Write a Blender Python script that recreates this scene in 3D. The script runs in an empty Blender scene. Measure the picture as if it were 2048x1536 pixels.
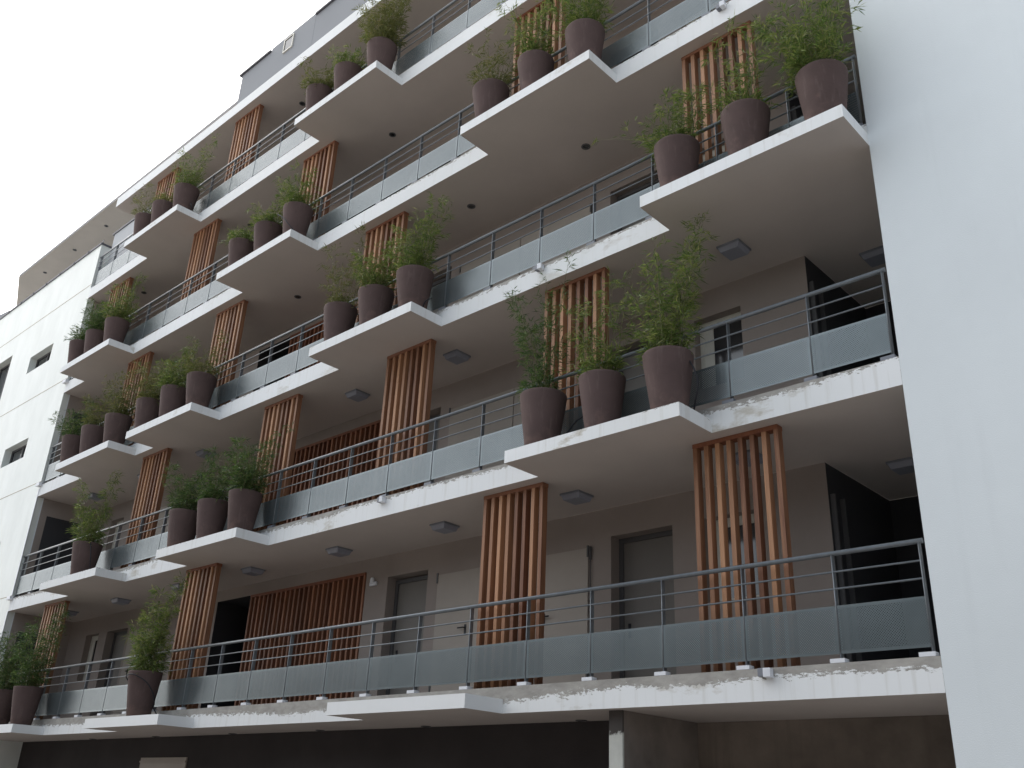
import bpy, bmesh, math, random
import numpy as np
from mathutils import Vector, Matrix

# ------------------------------------------------------------------ camera, world, light
scene = bpy.context.scene
col = scene.collection
YAW, PITCH, ROLL, FOC = 0.76395, 0.42393, 0.04504, 1909.57
CAM = Vector((3.2023, -9.0739, -1.1475))
cy, sy, cp, sp, cr, sr = (math.cos(YAW), math.sin(YAW), math.cos(PITCH), math.sin(PITCH), math.cos(ROLL), math.sin(ROLL))
fwd = Vector((-sy * cp, cy * cp, sp)); rgt = Vector((cy, sy, 0)); upv = rgt.cross(fwd)
r2 = cr * rgt + sr * upv; u2 = -sr * rgt + cr * upv
camd = bpy.data.cameras.new("camera"); cam = bpy.data.objects.new("camera", camd); col.objects.link(cam)
M = Matrix(((r2.x, u2.x, -fwd.x), (r2.y, u2.y, -fwd.y), (r2.z, u2.z, -fwd.z))).to_4x4()
M.translation = CAM
cam.matrix_world = M
camd.sensor_fit = 'HORIZONTAL'; camd.sensor_width = 36.0; camd.lens = FOC * 36.0 / 2048.0
camd.clip_start = 0.1; camd.clip_end = 3000
scene.camera = cam

SUN_EL, SUN_AZ = math.radians(48), math.radians(278)      # azimuth from +Y clockwise: behind cloud, to the left
SKY_LO, SKY_HI = 0.45, 2.2
w = bpy.data.worlds.new("World"); scene.world = w; w.use_nodes = True
nt = w.node_tree; nt.nodes.clear()
sky = nt.nodes.new('ShaderNodeTexSky'); sky.sky_type = 'NISHITA'; sky.sun_disc = False
sky.sun_elevation = SUN_EL; sky.sun_rotation = SUN_AZ; sky.air_density = 1.0; sky.dust_density = 3.0
b1 = nt.nodes.new('ShaderNodeBackground'); b1.inputs[1].default_value = 0.05
nt.links.new(sky.outputs[0], b1.inputs[0])
# overcast: bright cloud behind and to the left of the building, greyer cloud over the street
tc = nt.nodes.new('ShaderNodeTexCoord'); dt = nt.nodes.new('ShaderNodeVectorMath'); dt.operation = 'DOT_PRODUCT'
bd = Vector((-0.80, 0.35, 0.50)).normalized(); dt.inputs[1].default_value = bd
nt.links.new(tc.outputs['Generated'], dt.inputs[0])
mr = nt.nodes.new('ShaderNodeMapRange'); mr.interpolation_type = 'SMOOTHSTEP'
mr.inputs[1].default_value = -0.5; mr.inputs[2].default_value = 1.0; mr.inputs[3].default_value = SKY_LO; mr.inputs[4].default_value = SKY_HI
nt.links.new(dt.outputs['Value'], mr.inputs[0])
b2 = nt.nodes.new('ShaderNodeBackground'); nt.links.new(mr.outputs[0], b2.inputs[1])
mc = nt.nodes.new('ShaderNodeMixRGB'); mc.inputs[1].default_value = (0.80, 0.905, 1.0, 1); mc.inputs[2].default_value = (1.0, 0.99, 0.97, 1)
m2 = nt.nodes.new('ShaderNodeMapRange'); m2.inputs[1].default_value = -0.3; m2.inputs[2].default_value = 0.8
nt.links.new(dt.outputs['Value'], m2.inputs[0]); nt.links.new(m2.outputs[0], mc.inputs[0]); nt.links.new(mc.outputs[0], b2.inputs[0])
ad = nt.nodes.new('ShaderNodeAddShader'); ow = nt.nodes.new('ShaderNodeOutputWorld')
nt.links.new(b1.outputs[0], ad.inputs[0]); nt.links.new(b2.outputs[0], ad.inputs[1]); nt.links.new(ad.outputs[0], ow.inputs[0])

sd = bpy.data.lights.new("sun", 'SUN'); so = bpy.data.objects.new("sun", sd); col.objects.link(so)
sd.energy = 1.5; sd.angle = math.radians(40); sd.color = (1.0, 0.96, 0.9)
sdir = Vector((math.sin(SUN_AZ) * math.cos(SUN_EL), math.cos(SUN_AZ) * math.cos(SUN_EL), math.sin(SUN_EL)))
so.rotation_euler = sdir.to_track_quat('Z', 'Y').to_euler()
so.location = (0, -20, 30)
scene.view_settings.view_transform = 'Standard'; scene.view_settings.look = 'None'
scene.view_settings.exposure = 0.17; scene.view_settings.gamma = 1.0
scene.cycles.max_bounces = 8; scene.cycles.transparent_max_bounces = 24

# ------------------------------------------------------------------ materials
def newmat(name):
    m = bpy.data.materials.new(name); m.use_nodes = True
    n = m.node_tree; n.nodes.clear()
    o = n.nodes.new('ShaderNodeOutputMaterial'); b = n.nodes.new('ShaderNodeBsdfPrincipled')
    n.links.new(b.outputs[0], o.inputs[0])
    return m, n, b, o
def N(n, t, **k):
    x = n.nodes.new(t)
    for a, v in k.items(): setattr(x, a, v)
    return x
def math_(n, op, a, b=None, c=None):
    x = n.nodes.new('ShaderNodeMath'); x.operation = op
    for i, v in enumerate((a, b, c)):
        if v is None: continue
        if isinstance(v, (int, float)): x.inputs[i].default_value = v
        else: n.links.new(v, x.inputs[i])
    return x.outputs[0]
def noise(n, vec, scale, detail=4, rough=0.6):
    x = n.nodes.new('ShaderNodeTexNoise'); x.inputs['Scale'].default_value = scale
    x.inputs['Detail'].default_value = detail; x.inputs['Roughness'].default_value = rough
    n.links.new(vec, x.inputs['Vector']); return x.outputs['Fac']
def ramp(n, f, stops):
    x = n.nodes.new('ShaderNodeValToRGB'); e = x.color_ramp.elements
    while len(e) < len(stops): e.new(0.5)
    for i, (p, c) in enumerate(stops):
        e[i].position = p; e[i].color = (c[0], c[1], c[2], 1)
    n.links.new(f, x.inputs[0]); return x.outputs[0]
def mixc(n, f, a, b):
    x = n.nodes.new('ShaderNodeMixRGB')
    for i, v in zip((0, 1, 2), (f, a, b)):
        if isinstance(v, (int, float)): x.inputs[i].default_value = v
        elif isinstance(v, tuple): x.inputs[i].default_value = (v[0], v[1], v[2], 1)
        else: n.links.new(v, x.inputs[i])
    return x.outputs[0]
def coords(n, kind='Object', sc=(1, 1, 1)):
    t = n.nodes.new('ShaderNodeTexCoord'); mp = n.nodes.new('ShaderNodeMapping'); mp.inputs['Scale'].default_value = sc
    n.links.new(t.outputs[kind], mp.inputs[0]); return mp.outputs[0]
def wpos(n, sc=(1, 1, 1)):
    t = n.nodes.new('ShaderNodeNewGeometry'); mp = n.nodes.new('ShaderNodeMapping'); mp.inputs['Scale'].default_value = sc
    n.links.new(t.outputs['Position'], mp.inputs[0]); return mp.outputs[0]
def bump(n, b, h, strength=0.2, dist=0.01):
    x = n.nodes.new('ShaderNodeBump'); x.inputs['Strength'].default_value = strength; x.inputs['Distance'].default_value = dist
    n.links.new(h, x.inputs['Height']); n.links.new(x.outputs[0], b.inputs['Normal'])

def stucco(name, c, var=0.08, rough=0.85, sc=1.2, fine=60, spec=0.3, streak=0.0):
    m, n, b, o = newmat(name); v = wpos(n)
    big = noise(n, v, sc, 5); fi = noise(n, v, fine, 3)
    lo = tuple(x * (1 - var) for x in c); hi = tuple(min(1, x * (1 + var)) for x in c)
    cc = ramp(n, big, [(0.3, lo), (0.7, hi)])
    if streak:
        st = noise(n, wpos(n, (2.5, 2.5, 0.15)), 2.0, 5)
        f = math_(n, 'MULTIPLY', ramp(n, st, [(0.55, (0, 0, 0)), (0.8, (1, 1, 1))]), streak)
        cc = mixc(n, f, cc, tuple(x * 0.6 for x in c))
    n.links.new(cc, b.inputs['Base Color'])
    b.inputs['Roughness'].default_value = rough; b.inputs['Specular IOR Level'].default_value = spec
    bump(n, b, fi, 0.4, 0.005)
    return m

MAT = {}
MAT['white_wall'] = stucco('white_render', (0.73, 0.77, 0.79), 0.045, 0.65, 0.4, 90, 0.45, 0.10)
def wing_mat():
    m, n, b, o = newmat('white_painted_panels'); v = wpos(n)
    dirt = noise(n, wpos(n, (1.2, 1, 0.5)), 1.1, 5)
    base = ramp(n, dirt, [(0.35, (0.76, 0.785, 0.755)), (0.7, (0.66, 0.685, 0.655))])
    sp = noise(n, v, 7.0, 2)
    f = ramp(n, sp, [(0.72, (0, 0, 0)), (0.76, (0.35, 0.35, 0.35))])
    n.links.new(mixc(n, f, base, (0.5, 0.49, 0.46)), b.inputs['Base Color'])
    b.inputs['Roughness'].default_value = 0.45; b.inputs['Specular IOR Level'].default_value = 0.6
    return m
MAT['wing'] = wing_mat()
MAT['soffit'] = stucco('beige_soffit', (0.55, 0.49, 0.455), 0.06, 0.9, 0.7, 70)
MAT['beige'] = stucco('beige_render', (0.31, 0.265, 0.24), 0.08, 0.9, 0.8, 80)
MAT['cupboard'] = stucco('pale_beige_board', (0.385, 0.34, 0.30), 0.05, 0.7, 1.5, 40)
MAT['dark'] = stucco('dark_recess_shade', (0.045, 0.045, 0.05), 0.1, 0.7, 1.0, 40)  # shade of deep recesses and the corridor, put into the colour
MAT['door'] = stucco('grey_brown_door_paint', (0.19, 0.175, 0.16), 0.05, 0.5, 1.0, 30)
MAT['frame_dark'] = stucco('dark_frame_paint', (0.10, 0.098, 0.10), 0.05, 0.5, 1.0, 30)
MAT['pvc'] = stucco('white_window_plastic', (0.62, 0.60, 0.54), 0.03, 0.4, 1.0, 30)
MAT['attic'] = stucco('pale_grey_render', (0.265, 0.275, 0.295), 0.04, 0.8, 0.4, 60)
MAT['coping'] = stucco('dark_metal_coping', (0.10, 0.10, 0.115), 0.1, 0.5, 1.0, 30)
MAT['concrete'] = stucco('bare_concrete', (0.20, 0.17, 0.15), 0.3, 0.9, 1.3, 50, 0.3, 0.5)
MAT['ground_wall'] = stucco('dark_void_shade', (0.042, 0.036, 0.036), 0.2, 0.9, 0.8, 50)  # void under the lowest slab: its shade is in the colour
MAT['floor'] = stucco('grey_floor', (0.30, 0.29, 0.27), 0.1, 0.9, 1.0, 40)
MAT['ground'] = stucco('pale_concrete_paving', (0.60, 0.56, 0.52), 0.10, 0.95, 0.3, 20)
MAT['lampbody'] = stucco('grey_lamp_housing', (0.20, 0.21, 0.24), 0.05, 0.4, 1.0, 30)
MAT['lampglass'] = stucco('grey_lamp_cover', (0.27, 0.28, 0.33), 0.05, 0.35, 1.0, 30)
MAT['whitebox'] = stucco('white_plastic', (0.75, 0.76, 0.80), 0.03, 0.4, 1.0, 30)
MAT['black'] = stucco('black_plastic', (0.02, 0.02, 0.025), 0.1, 0.5, 1.0, 30)
MAT['soil'] = stucco('dark_soil', (0.035, 0.025, 0.018), 0.3, 1.0, 8.0, 60)
MAT['street'] = stucco('added_street_paving', (0.22, 0.205, 0.19), 0.2)
MAT['bay'] = stucco('stained_dark_concrete', (0.21, 0.175, 0.148), 0.35, 0.9, 0.9, 40, 0.2, 0.6)
MAT['attic_pale'] = stucco('pale_grey_parapet_render', (0.50, 0.51, 0.53), 0.04)
MAT['opp'] = stucco('grey_brown_render', (0.11, 0.108, 0.10), 0.1)

def fascia_mat(name, thr, width, amount, stain, seed):
    """white paint flaking away to bare grey concrete near the top of the fascia"""
    m, n, b, o = newmat(name)
    t = n.nodes.new('ShaderNodeTexCoord'); s = n.nodes.new('ShaderNodeSeparateXYZ'); n.links.new(t.outputs['Object'], s.inputs[0])
    g = n.nodes.new('ShaderNodeMapping'); g.inputs['Scale'].default_value = (1, 1, 2.2); g.inputs['Location'].default_value = (seed, seed * .3, 0)
    n.links.new(t.outputs['Object'], g.inputs[0])
    n1 = noise(n, g.outputs[0], 3.6, 12, 0.80); n2 = noise(n, g.outputs[0], 0.35, 2, 0.5)
    # height above threshold (scaled) plus noise
    h = math_(n, 'DIVIDE', math_(n, 'SUBTRACT', s.outputs['Z'], thr), width)
    g2 = n.nodes.new('ShaderNodeMapping'); g2.inputs['Scale'].default_value = (0.55, 0.55, 1.6); g2.inputs['Location'].default_value = (seed * 2, 0, 0)
    n.links.new(t.outputs['Object'], g2.inputs[0])
    nf = noise(n, g2.outputs[0], 22, 6, 0.7)
    a = math_(n, 'ADD', math_(n, 'MULTIPLY', math_(n, 'SUBTRACT', n1, 0.5), 4.0), math_(n, 'MULTIPLY', math_(n, 'SUBTRACT', nf, 0.5), 6.5))
    bb = math_(n, 'MULTIPLY', math_(n, 'SUBTRACT', n2, 0.5), amount)
    f = math_(n, 'ADD', math_(n, 'ADD', h, a), bb)
    mask = ramp(n, f, [(0.46, (0, 0, 0)), (0.54, (1, 1, 1))])
    up = math_(n, 'GREATER_THAN', s.outputs['Z'], 0.005)
    white = ramp(n, n2, [(0.3, (0.83, 0.84, 0.85)), (0.7, (0.76, 0.77, 0.77))])
    conc = ramp(n, noise(n, g.outputs[0], 5, 5), [(0.3, (0.27, 0.255, 0.235)), (0.7, (0.42, 0.40, 0.37))])
    # brownish stains
    n3 = noise(n, g.outputs[0], 0.9, 6, 0.65)
    st = math_(n, 'MULTIPLY', ramp(n, n3, [(0.60, (0, 0, 0)), (0.68, (1, 1, 1))]), stain)
    dr = n.nodes.new('ShaderNodeMapping'); dr.inputs['Scale'].default_value = (7, 7, 0.35); n.links.new(t.outputs['Object'], dr.inputs[0])
    drip = math_(n, 'MULTIPLY', ramp(n, noise(n, dr.outputs[0], 1.3, 5, 0.6), [(0.52, (0, 0, 0)), (0.72, (1, 1, 1))]), 0.45 * min(1.0, stain * 1.6))
    white = mixc(n, drip, white, (0.55, 0.53, 0.48))
    c1 = mixc(n, st, white, (0.47, 0.43, 0.36))
    n.links.new(mixc(n, math_(n, 'MULTIPLY', mask, up), c1, conc), b.inputs['Base Color'])
    b.inputs['Roughness'].default_value = 0.75
    bump(n, b, mask, 0.3, -0.006)
    return m
FAS = [fascia_mat('flaking_white_paint_heavy', 0.165, 0.05, 8.0, 0.6, 3.0),
       fascia_mat('flaking_white_paint_medium', 0.245, 0.05, 5.0, 0.75, 11.3),
       fascia_mat('flaking_white_paint_light', 0.285, 0.045, 4.0, 0.45, 23.1),
       fascia_mat('flaking_white_paint_light', 0.305, 0.05, 3.5, 0.35, 31.7),
       fascia_mat('flaking_white_paint_light', 0.34, 0.05, 3.5, 0.2, 45.2),
       fascia_mat('clean_white_paint', 0.6, 0.05, 1.0, 0.08, 52.0)]

def wood_mat(name, c1, c2):
    m, n, b, o = newmat(name)
    t = n.nodes.new('ShaderNodeTexCoord'); mp = n.nodes.new('ShaderNodeMapping'); mp.inputs['Scale'].default_value = (14, 14, 0.7)
    n.links.new(t.outputs['Object'], mp.inputs[0])
    g = noise(n, mp.outputs[0], 2.0, 6)
    isl = n.nodes.new('ShaderNodeNewGeometry').outputs['Random Per Island']
    f = math_(n, 'ADD', math_(n, 'MULTIPLY', g, 0.5), math_(n, 'MULTIPLY', isl, 0.5))
    oi = n.nodes.new('ShaderNodeObjectInfo')
    c = ramp(n, f, [(0.25, c1), (0.75, c2)])
    n.links.new(mixc(n, math_(n, 'MULTIPLY', oi.outputs['Random'], 0.2), c, (0.38, 0.25, 0.16)), b.inputs['Base Color'])
    b.inputs['Roughness'].default_value = 0.6
    bump(n, b, g, 0.3, 0.003)
    return m
LEDGE = [fascia_mat('clean_white_ledge_paint', 0.5, 0.05, 1.0, 0.1, 71.0), fascia_mat('stained_ledge_paint', 0.19, 0.05, 4.0, 1.0, 84.7)] + [fascia_mat('lightly_stained_ledge_paint', 0.24, 0.05, 3.5, 0.55, 90.0 + 7 * k) for k in range(4)]
MAT['wood'] = wood_mat('cedar_wood', (0.15, 0.055, 0.026), (0.50, 0.255, 0.13))
MAT['wood_dark'] = wood_mat('dark_cedar_wood', (0.15, 0.045, 0.022), (0.32, 0.115, 0.052))

def metal(name, c, rough=0.35, met=0.35):
    m, n, b, o = newmat(name)
    f = noise(n, wpos(n), 9, 4)
    n.links.new(ramp(n, f, [(0.3, tuple(x * 0.88 for x in c)), (0.7, tuple(x * 1.1 for x in c))]), b.inputs['Base Color'])
    b.inputs['Roughness'].default_value = rough; b.inputs['Metallic'].default_value = met
    return m
MAT['rail'] = metal('grey_painted_steel', (0.19, 0.205, 0.22))
def perf_mat():
    m, n, b, o = newmat('grey_perforated_sheet')
    t = n.nodes.new('ShaderNodeTexCoord'); s = n.nodes.new('ShaderNodeSeparateXYZ'); n.links.new(t.outputs['Object'], s.inputs[0])
    P = 0.026
    u = math_(n, 'DIVIDE', s.outputs['X'], P); v = math_(n, 'DIVIDE', s.outputs['Z'], P)
    def lat(off):
        fu = math_(n, 'ABSOLUTE', math_(n, 'SUBTRACT', math_(n, 'FRACT', math_(n, 'ADD', u, 100 + off)), 0.5))
        fv = math_(n, 'ABSOLUTE', math_(n, 'SUBTRACT', math_(n, 'FRACT', math_(n, 'ADD', v, 100 + off)), 0.5))
        return math_(n, 'ADD', math_(n, 'MULTIPLY', fu, fu), math_(n, 'MULTIPLY', fv, fv))
    d = math_(n, 'MINIMUM', lat(0), lat(0.5))
    hole = math_(n, 'LESS_THAN', d, 0.185 ** 2)
    # solid border top, bottom and ends (object origin is the panel's centre)
    bz = math_(n, 'LESS_THAN', math_(n, 'ABSOLUTE', s.outputs['Z']), 0.205)
    bx = math_(n, 'LESS_THAN', math_(n, 'ABSOLUTE', s.outputs['X']), 0.475)
    hole = math_(n, 'MULTIPLY', hole, math_(n, 'MULTIPLY', bz, bx))
    f = noise(n, wpos(n), 1.7, 4)
    n.links.new(ramp(n, f, [(0.3, (0.130, 0.156, 0.166)), (0.7, (0.160, 0.188, 0.198))]), b.inputs['Base Color'])
    b.inputs['Metallic'].default_value = 0.4; b.inputs['Roughness'].default_value = 0.27
    b.inputs['Specular IOR Level'].default_value = 0.7
    tr = n.nodes.new('ShaderNodeBsdfTransparent'); mx = n.nodes.new('ShaderNodeMixShader')
    n.links.new(hole, mx.inputs[0]); n.links.new(b.outputs[0], mx.inputs[1]); n.links.new(tr.outputs[0], mx.inputs[2])
    n.links.new(mx.outputs[0], o.inputs[0])
    return m
MAT['perf'] = perf_mat()
def glass_mat():
    m, n, b, o = newmat('dark_window_glass')
    b.inputs['Base Color'].default_value = (0.03, 0.032, 0.036, 1); b.inputs['Roughness'].default_value = 0.08
    b.inputs['Specular IOR Level'].default_value = 0.8
    return m
MAT['glass'] = glass_mat()
def pot_mat():
    m, n, b, o = newmat('brown_clay')
    oi = n.nodes.new('ShaderNodeObjectInfo'); v = coords(n)
    mp = n.nodes.new('ShaderNodeVectorMath'); mp.operation = 'ADD'; n.links.new(v, mp.inputs[0])
    cb = n.nodes.new('ShaderNodeCombineXYZ'); n.links.new(math_(n, 'MULTIPLY', oi.outputs['Random'], 40), cb.inputs[0]); n.links.new(cb.outputs[0], mp.inputs[1])
    g = noise(n, mp.outputs[0], 3.0, 5)
    base = ramp(n, g, [(0.25, (0.084, 0.056, 0.052)), (0.75, (0.118, 0.080, 0.074))])
    z = n.nodes.new('ShaderNodeSeparateXYZ'); n.links.new(v, z.inputs[0])
    low = math_(n, 'ADD', math_(n, 'MULTIPLY', z.outputs['Z'], -1.2), math_(n, 'MULTIPLY', noise(n, mp.outputs[0], 6, 4), 1.2))
    lm = ramp(n, low, [(0.35, (0, 0, 0)), (0.6, (0.5, 0.5, 0.5))])
    c = mixc(n, lm, base, (0.19, 0.12, 0.10))
    c = mixc(n, math_(n, 'MULTIPLY', oi.outputs['Random'], 0.35), c, (0.12, 0.082, 0.08))
    mp2 = n.nodes.new('ShaderNodeMapping'); mp2.inputs['Scale'].default_value = (9, 9, 1.2); n.links.new(mp.outputs[0], mp2.inputs[0])
    sc_ = ramp(n, noise(n, mp2.outputs[0], 1.6, 5, 0.65), [(0.56, (0, 0, 0)), (0.74, (0.35, 0.35, 0.35))])
    c = mixc(n, sc_, c, (0.20, 0.155, 0.14))
    sc2 = ramp(n, noise(n, mp.outputs[0], 5.0, 6, 0.7), [(0.60, (0, 0, 0)), (0.70, (0.28, 0.28, 0.28))])
    c = mixc(n, sc2, c, (0.05, 0.032, 0.028))
    n.links.new(c, b.inputs['Base Color'])
    b.inputs['Roughness'].default_value = 0.85; b.inputs['Specular IOR Level'].default_value = 0.25
    bump(n, b, noise(n, coords(n, 'Object', (1, 1, 6)), 12, 4), 0.35, 0.006)
    return m
MAT['pot'] = pot_mat()
def leaf_mat(name, stops, trans=0.35):
    m, n, b, o = newmat(name)
    r = n.nodes.new('ShaderNodeNewGeometry').outputs['Random Per Island']
    c = ramp(n, r, stops)
    n.links.new(c, b.inputs['Base Color']); b.inputs['Roughness'].default_value = 0.45
    b.inputs['Specular IOR Level'].default_value = 0.35
    t = n.nodes.new('ShaderNodeBsdfTranslucent'); n.links.new(c, t.inputs[0])
    mx = n.nodes.new('ShaderNodeMixShader'); mx.inputs[0].default_value = trans
    n.links.new(b.outputs[0], mx.inputs[1]); n.links.new(t.outputs[0], mx.inputs[2]); n.links.new(mx.outputs[0], o.inputs[0])
    return m
LEAF = {
 'g': leaf_mat('green_bamboo_leaves', [(0.0, (0.055, 0.11, 0.022)), (0.5, (0.145, 0.21, 0.045)), (0.85, (0.26, 0.30, 0.08)), (1.0, (0.34, 0.33, 0.14))]),
 'd': leaf_mat('dark_green_bamboo_leaves', [(0.0, (0.032, 0.078, 0.022)), (0.6, (0.085, 0.145, 0.038)), (0.92, (0.16, 0.22, 0.06)), (1.0, (0.20, 0.22, 0.10))]),
 'o': leaf_mat('olive_bamboo_leaves', [(0.0, (0.08, 0.10, 0.025)), (0.5, (0.16, 0.18, 0.045)), (0.85, (0.20, 0.20, 0.065)), (1.0, (0.30, 0.25, 0.11))]),
}
MAT['stem'] = stucco('green_brown_bamboo_stems', (0.14, 0.14, 0.06), 0.3, 0.6, 6.0, 40)

# ------------------------------------------------------------------ mesh helpers
def add_box(bm, x0, x1, y0, y1, z0, z1, mi=0):
    v = [bm.verts.new(p) for p in ((x0, y0, z0), (x1, y0, z0), (x1, y1, z0), (x0, y1, z0), (x0, y0, z1), (x1, y0, z1), (x1, y1, z1), (x0, y1, z1))]
    for f in ((0, 3, 2, 1), (4, 5, 6, 7), (0, 1, 5, 4), (1, 2, 6, 5), (2, 3, 7, 6), (3, 0, 4, 7)):
        fc = bm.faces.new([v[i] for i in f]); fc.material_index = mi
def add_quad(bm, pts, mi=0):
    f = bm.faces.new([bm.verts.new(p) for p in pts]); f.material_index = mi
def add_tube(bm, pts, r, seg=8, cap=True, mi=0):
    rings = []
    pts = [Vector(p) for p in pts]
    for i, p in enumerate(pts):
        d = (pts[min(i + 1, len(pts) - 1)] - pts[max(i - 1, 0)]).normalized()
        a = d.orthogonal().normalized() if i == 0 else (a - d * a.dot(d)).normalized()
        b = d.cross(a)
        rr = r[i] if isinstance(r, (list, tuple)) else r
        rings.append([bm.verts.new(p + (a * math.cos(2 * math.pi * k / seg) + b * math.sin(2 * math.pi * k / seg)) * rr) for k in range(seg)])
    for i in range(len(rings) - 1):
        for k in range(seg):
            f = bm.faces.new((rings[i][k], rings[i][(k + 1) % seg], rings[i + 1][(k + 1) % seg], rings[i + 1][k])); f.smooth = True; f.material_index = mi
    if cap:
        bm.faces.new(rings[0][::-1]).material_index = mi; bm.faces.new(rings[-1]).material_index = mi
def add_lathe(bm, prof, seg=48, mi=0, wob=0.0, seed=0):
    rnd = random.Random(seed); ph = rnd.random() * 6
    rings = [[bm.verts.new((r * (1 + wob * math.sin(2 * a + ph + z * 3)) * math.cos(a), r * (1 + wob * math.sin(2 * a + ph + z * 3)) * math.sin(a), z)) for a in [2 * math.pi * k / seg for k in range(seg)]] for r, z in prof]
    for i in range(len(rings) - 1):
        for k in range(seg):
            f = bm.faces.new((rings[i][k], rings[i][(k + 1) % seg], rings[i + 1][(k + 1) % seg], rings[i + 1][k])); f.smooth = True; f.material_index = mi
    return rings
def add_prism(bm, poly, z0, z1, side=0, bot=0, top=0):
    """poly counter-clockwise seen from above"""
    lo = [bm.verts.new((x, y, z0)) for x, y in poly]; hi = [bm.verts.new((x, y, z1)) for x, y in poly]
    n = len(poly)
    for i in range(n):
        bm.faces.new((lo[i], lo[(i + 1) % n], hi[(i + 1) % n], hi[i])).material_index = side
    bm.faces.new(lo[::-1]).material_index = bot
    bm.faces.new(hi).material_index = top
def obj(name, bm, mats, parent=None, loc=(0, 0, 0), bevel=0.0):
    me = bpy.data.meshes.new(name); bm.normal_update(); bm.to_mesh(me); bm.free()
    for m in (mats if isinstance(mats, (list, tuple)) else [mats]): me.materials.append(m)
    o = bpy.data.objects.new(name, me); col.objects.link(o); o.location = loc
    if parent: o.parent = parent
    if bevel:
        b = o.modifiers.new('bevel', 'BEVEL'); b.width = bevel; b.segments = 2; b.limit_method = 'ANGLE'
    return o
def tag(o, label=None, cat=None, group=None, kind=None):
    if label: o['label'] = label
    if cat: o['category'] = cat
    if group: o['group'] = group
    if kind: o['kind'] = kind
    return o
def thing(name, label, cat, loc=(0, 0, 0), group=None):
    o = bpy.data.objects.new(name, None); o.empty_display_size = 0.2; col.objects.link(o); o.location = loc
    return tag(o, label, cat, group)
def dup(root, loc, label, group=None):
    r = root.copy(); col.objects.link(r); r.location = loc; r['label'] = label
    if group: r['group'] = group
    for ch in list(root.children):
        c = ch.copy(); col.objects.link(c); c.parent = r
        for g in ch.children:
            d = g.copy(); col.objects.link(d); d.parent = c
    return r
NB = bmesh.new

# ------------------------------------------------------------------ setting
GZ = -2.75
bm = NB(); add_quad(bm, [(-600, -600, GZ), (600, -600, GZ), (600, 600, GZ), (-600, 600, GZ)])
tag(obj('ground', bm, MAT['ground']), kind='structure')
bm = NB(); add_quad(bm, [(-90, -13.0, GZ + .004), (60, -13.0, GZ + .004), (60, 1.1, GZ + .004), (-90, 1.1, GZ + .004)])  # unseen darker strip, added to cut light bounced onto the lower soffits
tag(obj('street', bm, MAT['street']), kind='structure')

XL = -22.65            # inner face of the left wing
T = 0.17; FH = 0.32; P = 0.666; YB = 1.67
TABS = {0: [(-5.40, -8.11), (-12.77, -15.51), (-18.86, -21.6)],
        1: [(-2.24, -4.93), (-11.25, -14.0), (-16.5, -19.21)],
        2: [(0.0, -2.73), (-7.13, -9.80), (-13.76, -16.49), (-17.33, -20.06)],
        3: [(-3.59, -6.29), (-11.05, -13.75), (-18.67, -21.39)],
        4: [(-8.90, -11.60), (-16.47, -19.18)], 5: []}

bld = thing('apartment_building', 'white and beige apartment block with deep access balconies and stepped ledges', 'building', (-11, 0, GZ))
BO = Vector((-11, 0, GZ))
def part(name, bm, mats, parent=bld, loc=(0, 0, 0), bevel=0.0):
    base = BO if parent is bld else Vector((0, 0, 0))
    return obj(name, bm, mats, parent, Vector(loc) - base, bevel)

# slabs ----------------------------------------------------------------------
for L in range(6):
    z = 3.0 * L; bm = NB()
    # one plate with its ledges, then the upstand along the edge and the floor build-up
    X0 = XL if L < 5 else -22.3
    pts = [(X0, 3.6), (X0, 0.0)]
    for xr, xl in sorted(TABS[L], key=lambda q: q[1]):
        pts += [(xl, 0.0), (xl, -P), (xr, -P), (xr, 0.0)]
    pts += [(-0.002, 0.0), (-0.002, 3.6)]
    ded = []
    for q in pts:
        if not ded or (abs(q[0] - ded[-1][0]) + abs(q[1] - ded[-1][1])) > 0.004: ded.append(q)
    add_prism(bm, ded, 0.0, T, 0, 1, 2)
    for f in bm.faces:
        c = f.calc_center_median()
        if f.material_index == 0 and c.y < -0.01: f.material_index = 3
        if f.material_index == 0 and c.y > 0.01: f.material_index = 2
    add_prism(bm, [(X0, 0), (-0.002, 0), (-0.002, 0.14), (X0, 0.14)], T, FH, 0, 1, 2)
    add_prism(bm, [(X0, 0.14), (-0.002, 0.14), (-0.002, 3.6), (X0, 3.6)], T, 0.22 if L < 5 else 0.30, 1, 1, 2)
    s = part('balcony_slab' if L < 5 else 'roof_slab', bm, [FAS[L], MAT['soffit'], MAT['floor'], LEDGE[L]], loc=(0, 0, z))

# back wall with openings ----------------------------------------------------------
def wall_holes(bm, x0, x1, z0, z1, y, holes, depth, mi=0, mr0=0):
    xs = sorted({x0, x1, *[h[0] for h in holes], *[h[1] for h in holes]})
    zs = sorted({z0, z1, *[h[2] for h in holes], *[h[3] for h in holes]})
    for a, b in zip(xs, xs[1:]):
        for c, d in zip(zs, zs[1:]):
            if any(h[0] <= a and b <= h[1] and h[2] <= c and d <= h[3] for h in holes): continue
            add_quad(bm, [(a, y, c), (b, y, c), (b, y, d), (a, y, d)], mi)
    for h in holes:
        a, b, c, d = h[:4]; q = y + (h[4] if len(h) > 4 else depth)
        mr = 1 if len(h) > 4 else mr0  # deep opening: reveals coloured dark for the shade inside
        add_quad(bm, [(a, y, d), (b, y, d), (b, q, d), (a, q, d)], mr)      # head
        add_quad(bm, [(a, y, c), (a, q, c), (b, q, c), (b, y, c)], mr)      # sill
        add_quad(bm, [(a, y, c), (a, y, d), (a, q, d), (a, q, c)], mr)      # left jamb
        add_quad(bm, [(b, y, c), (b, q, c), (b, q, d), (b, y, d)], mr)      # right jamb

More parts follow.
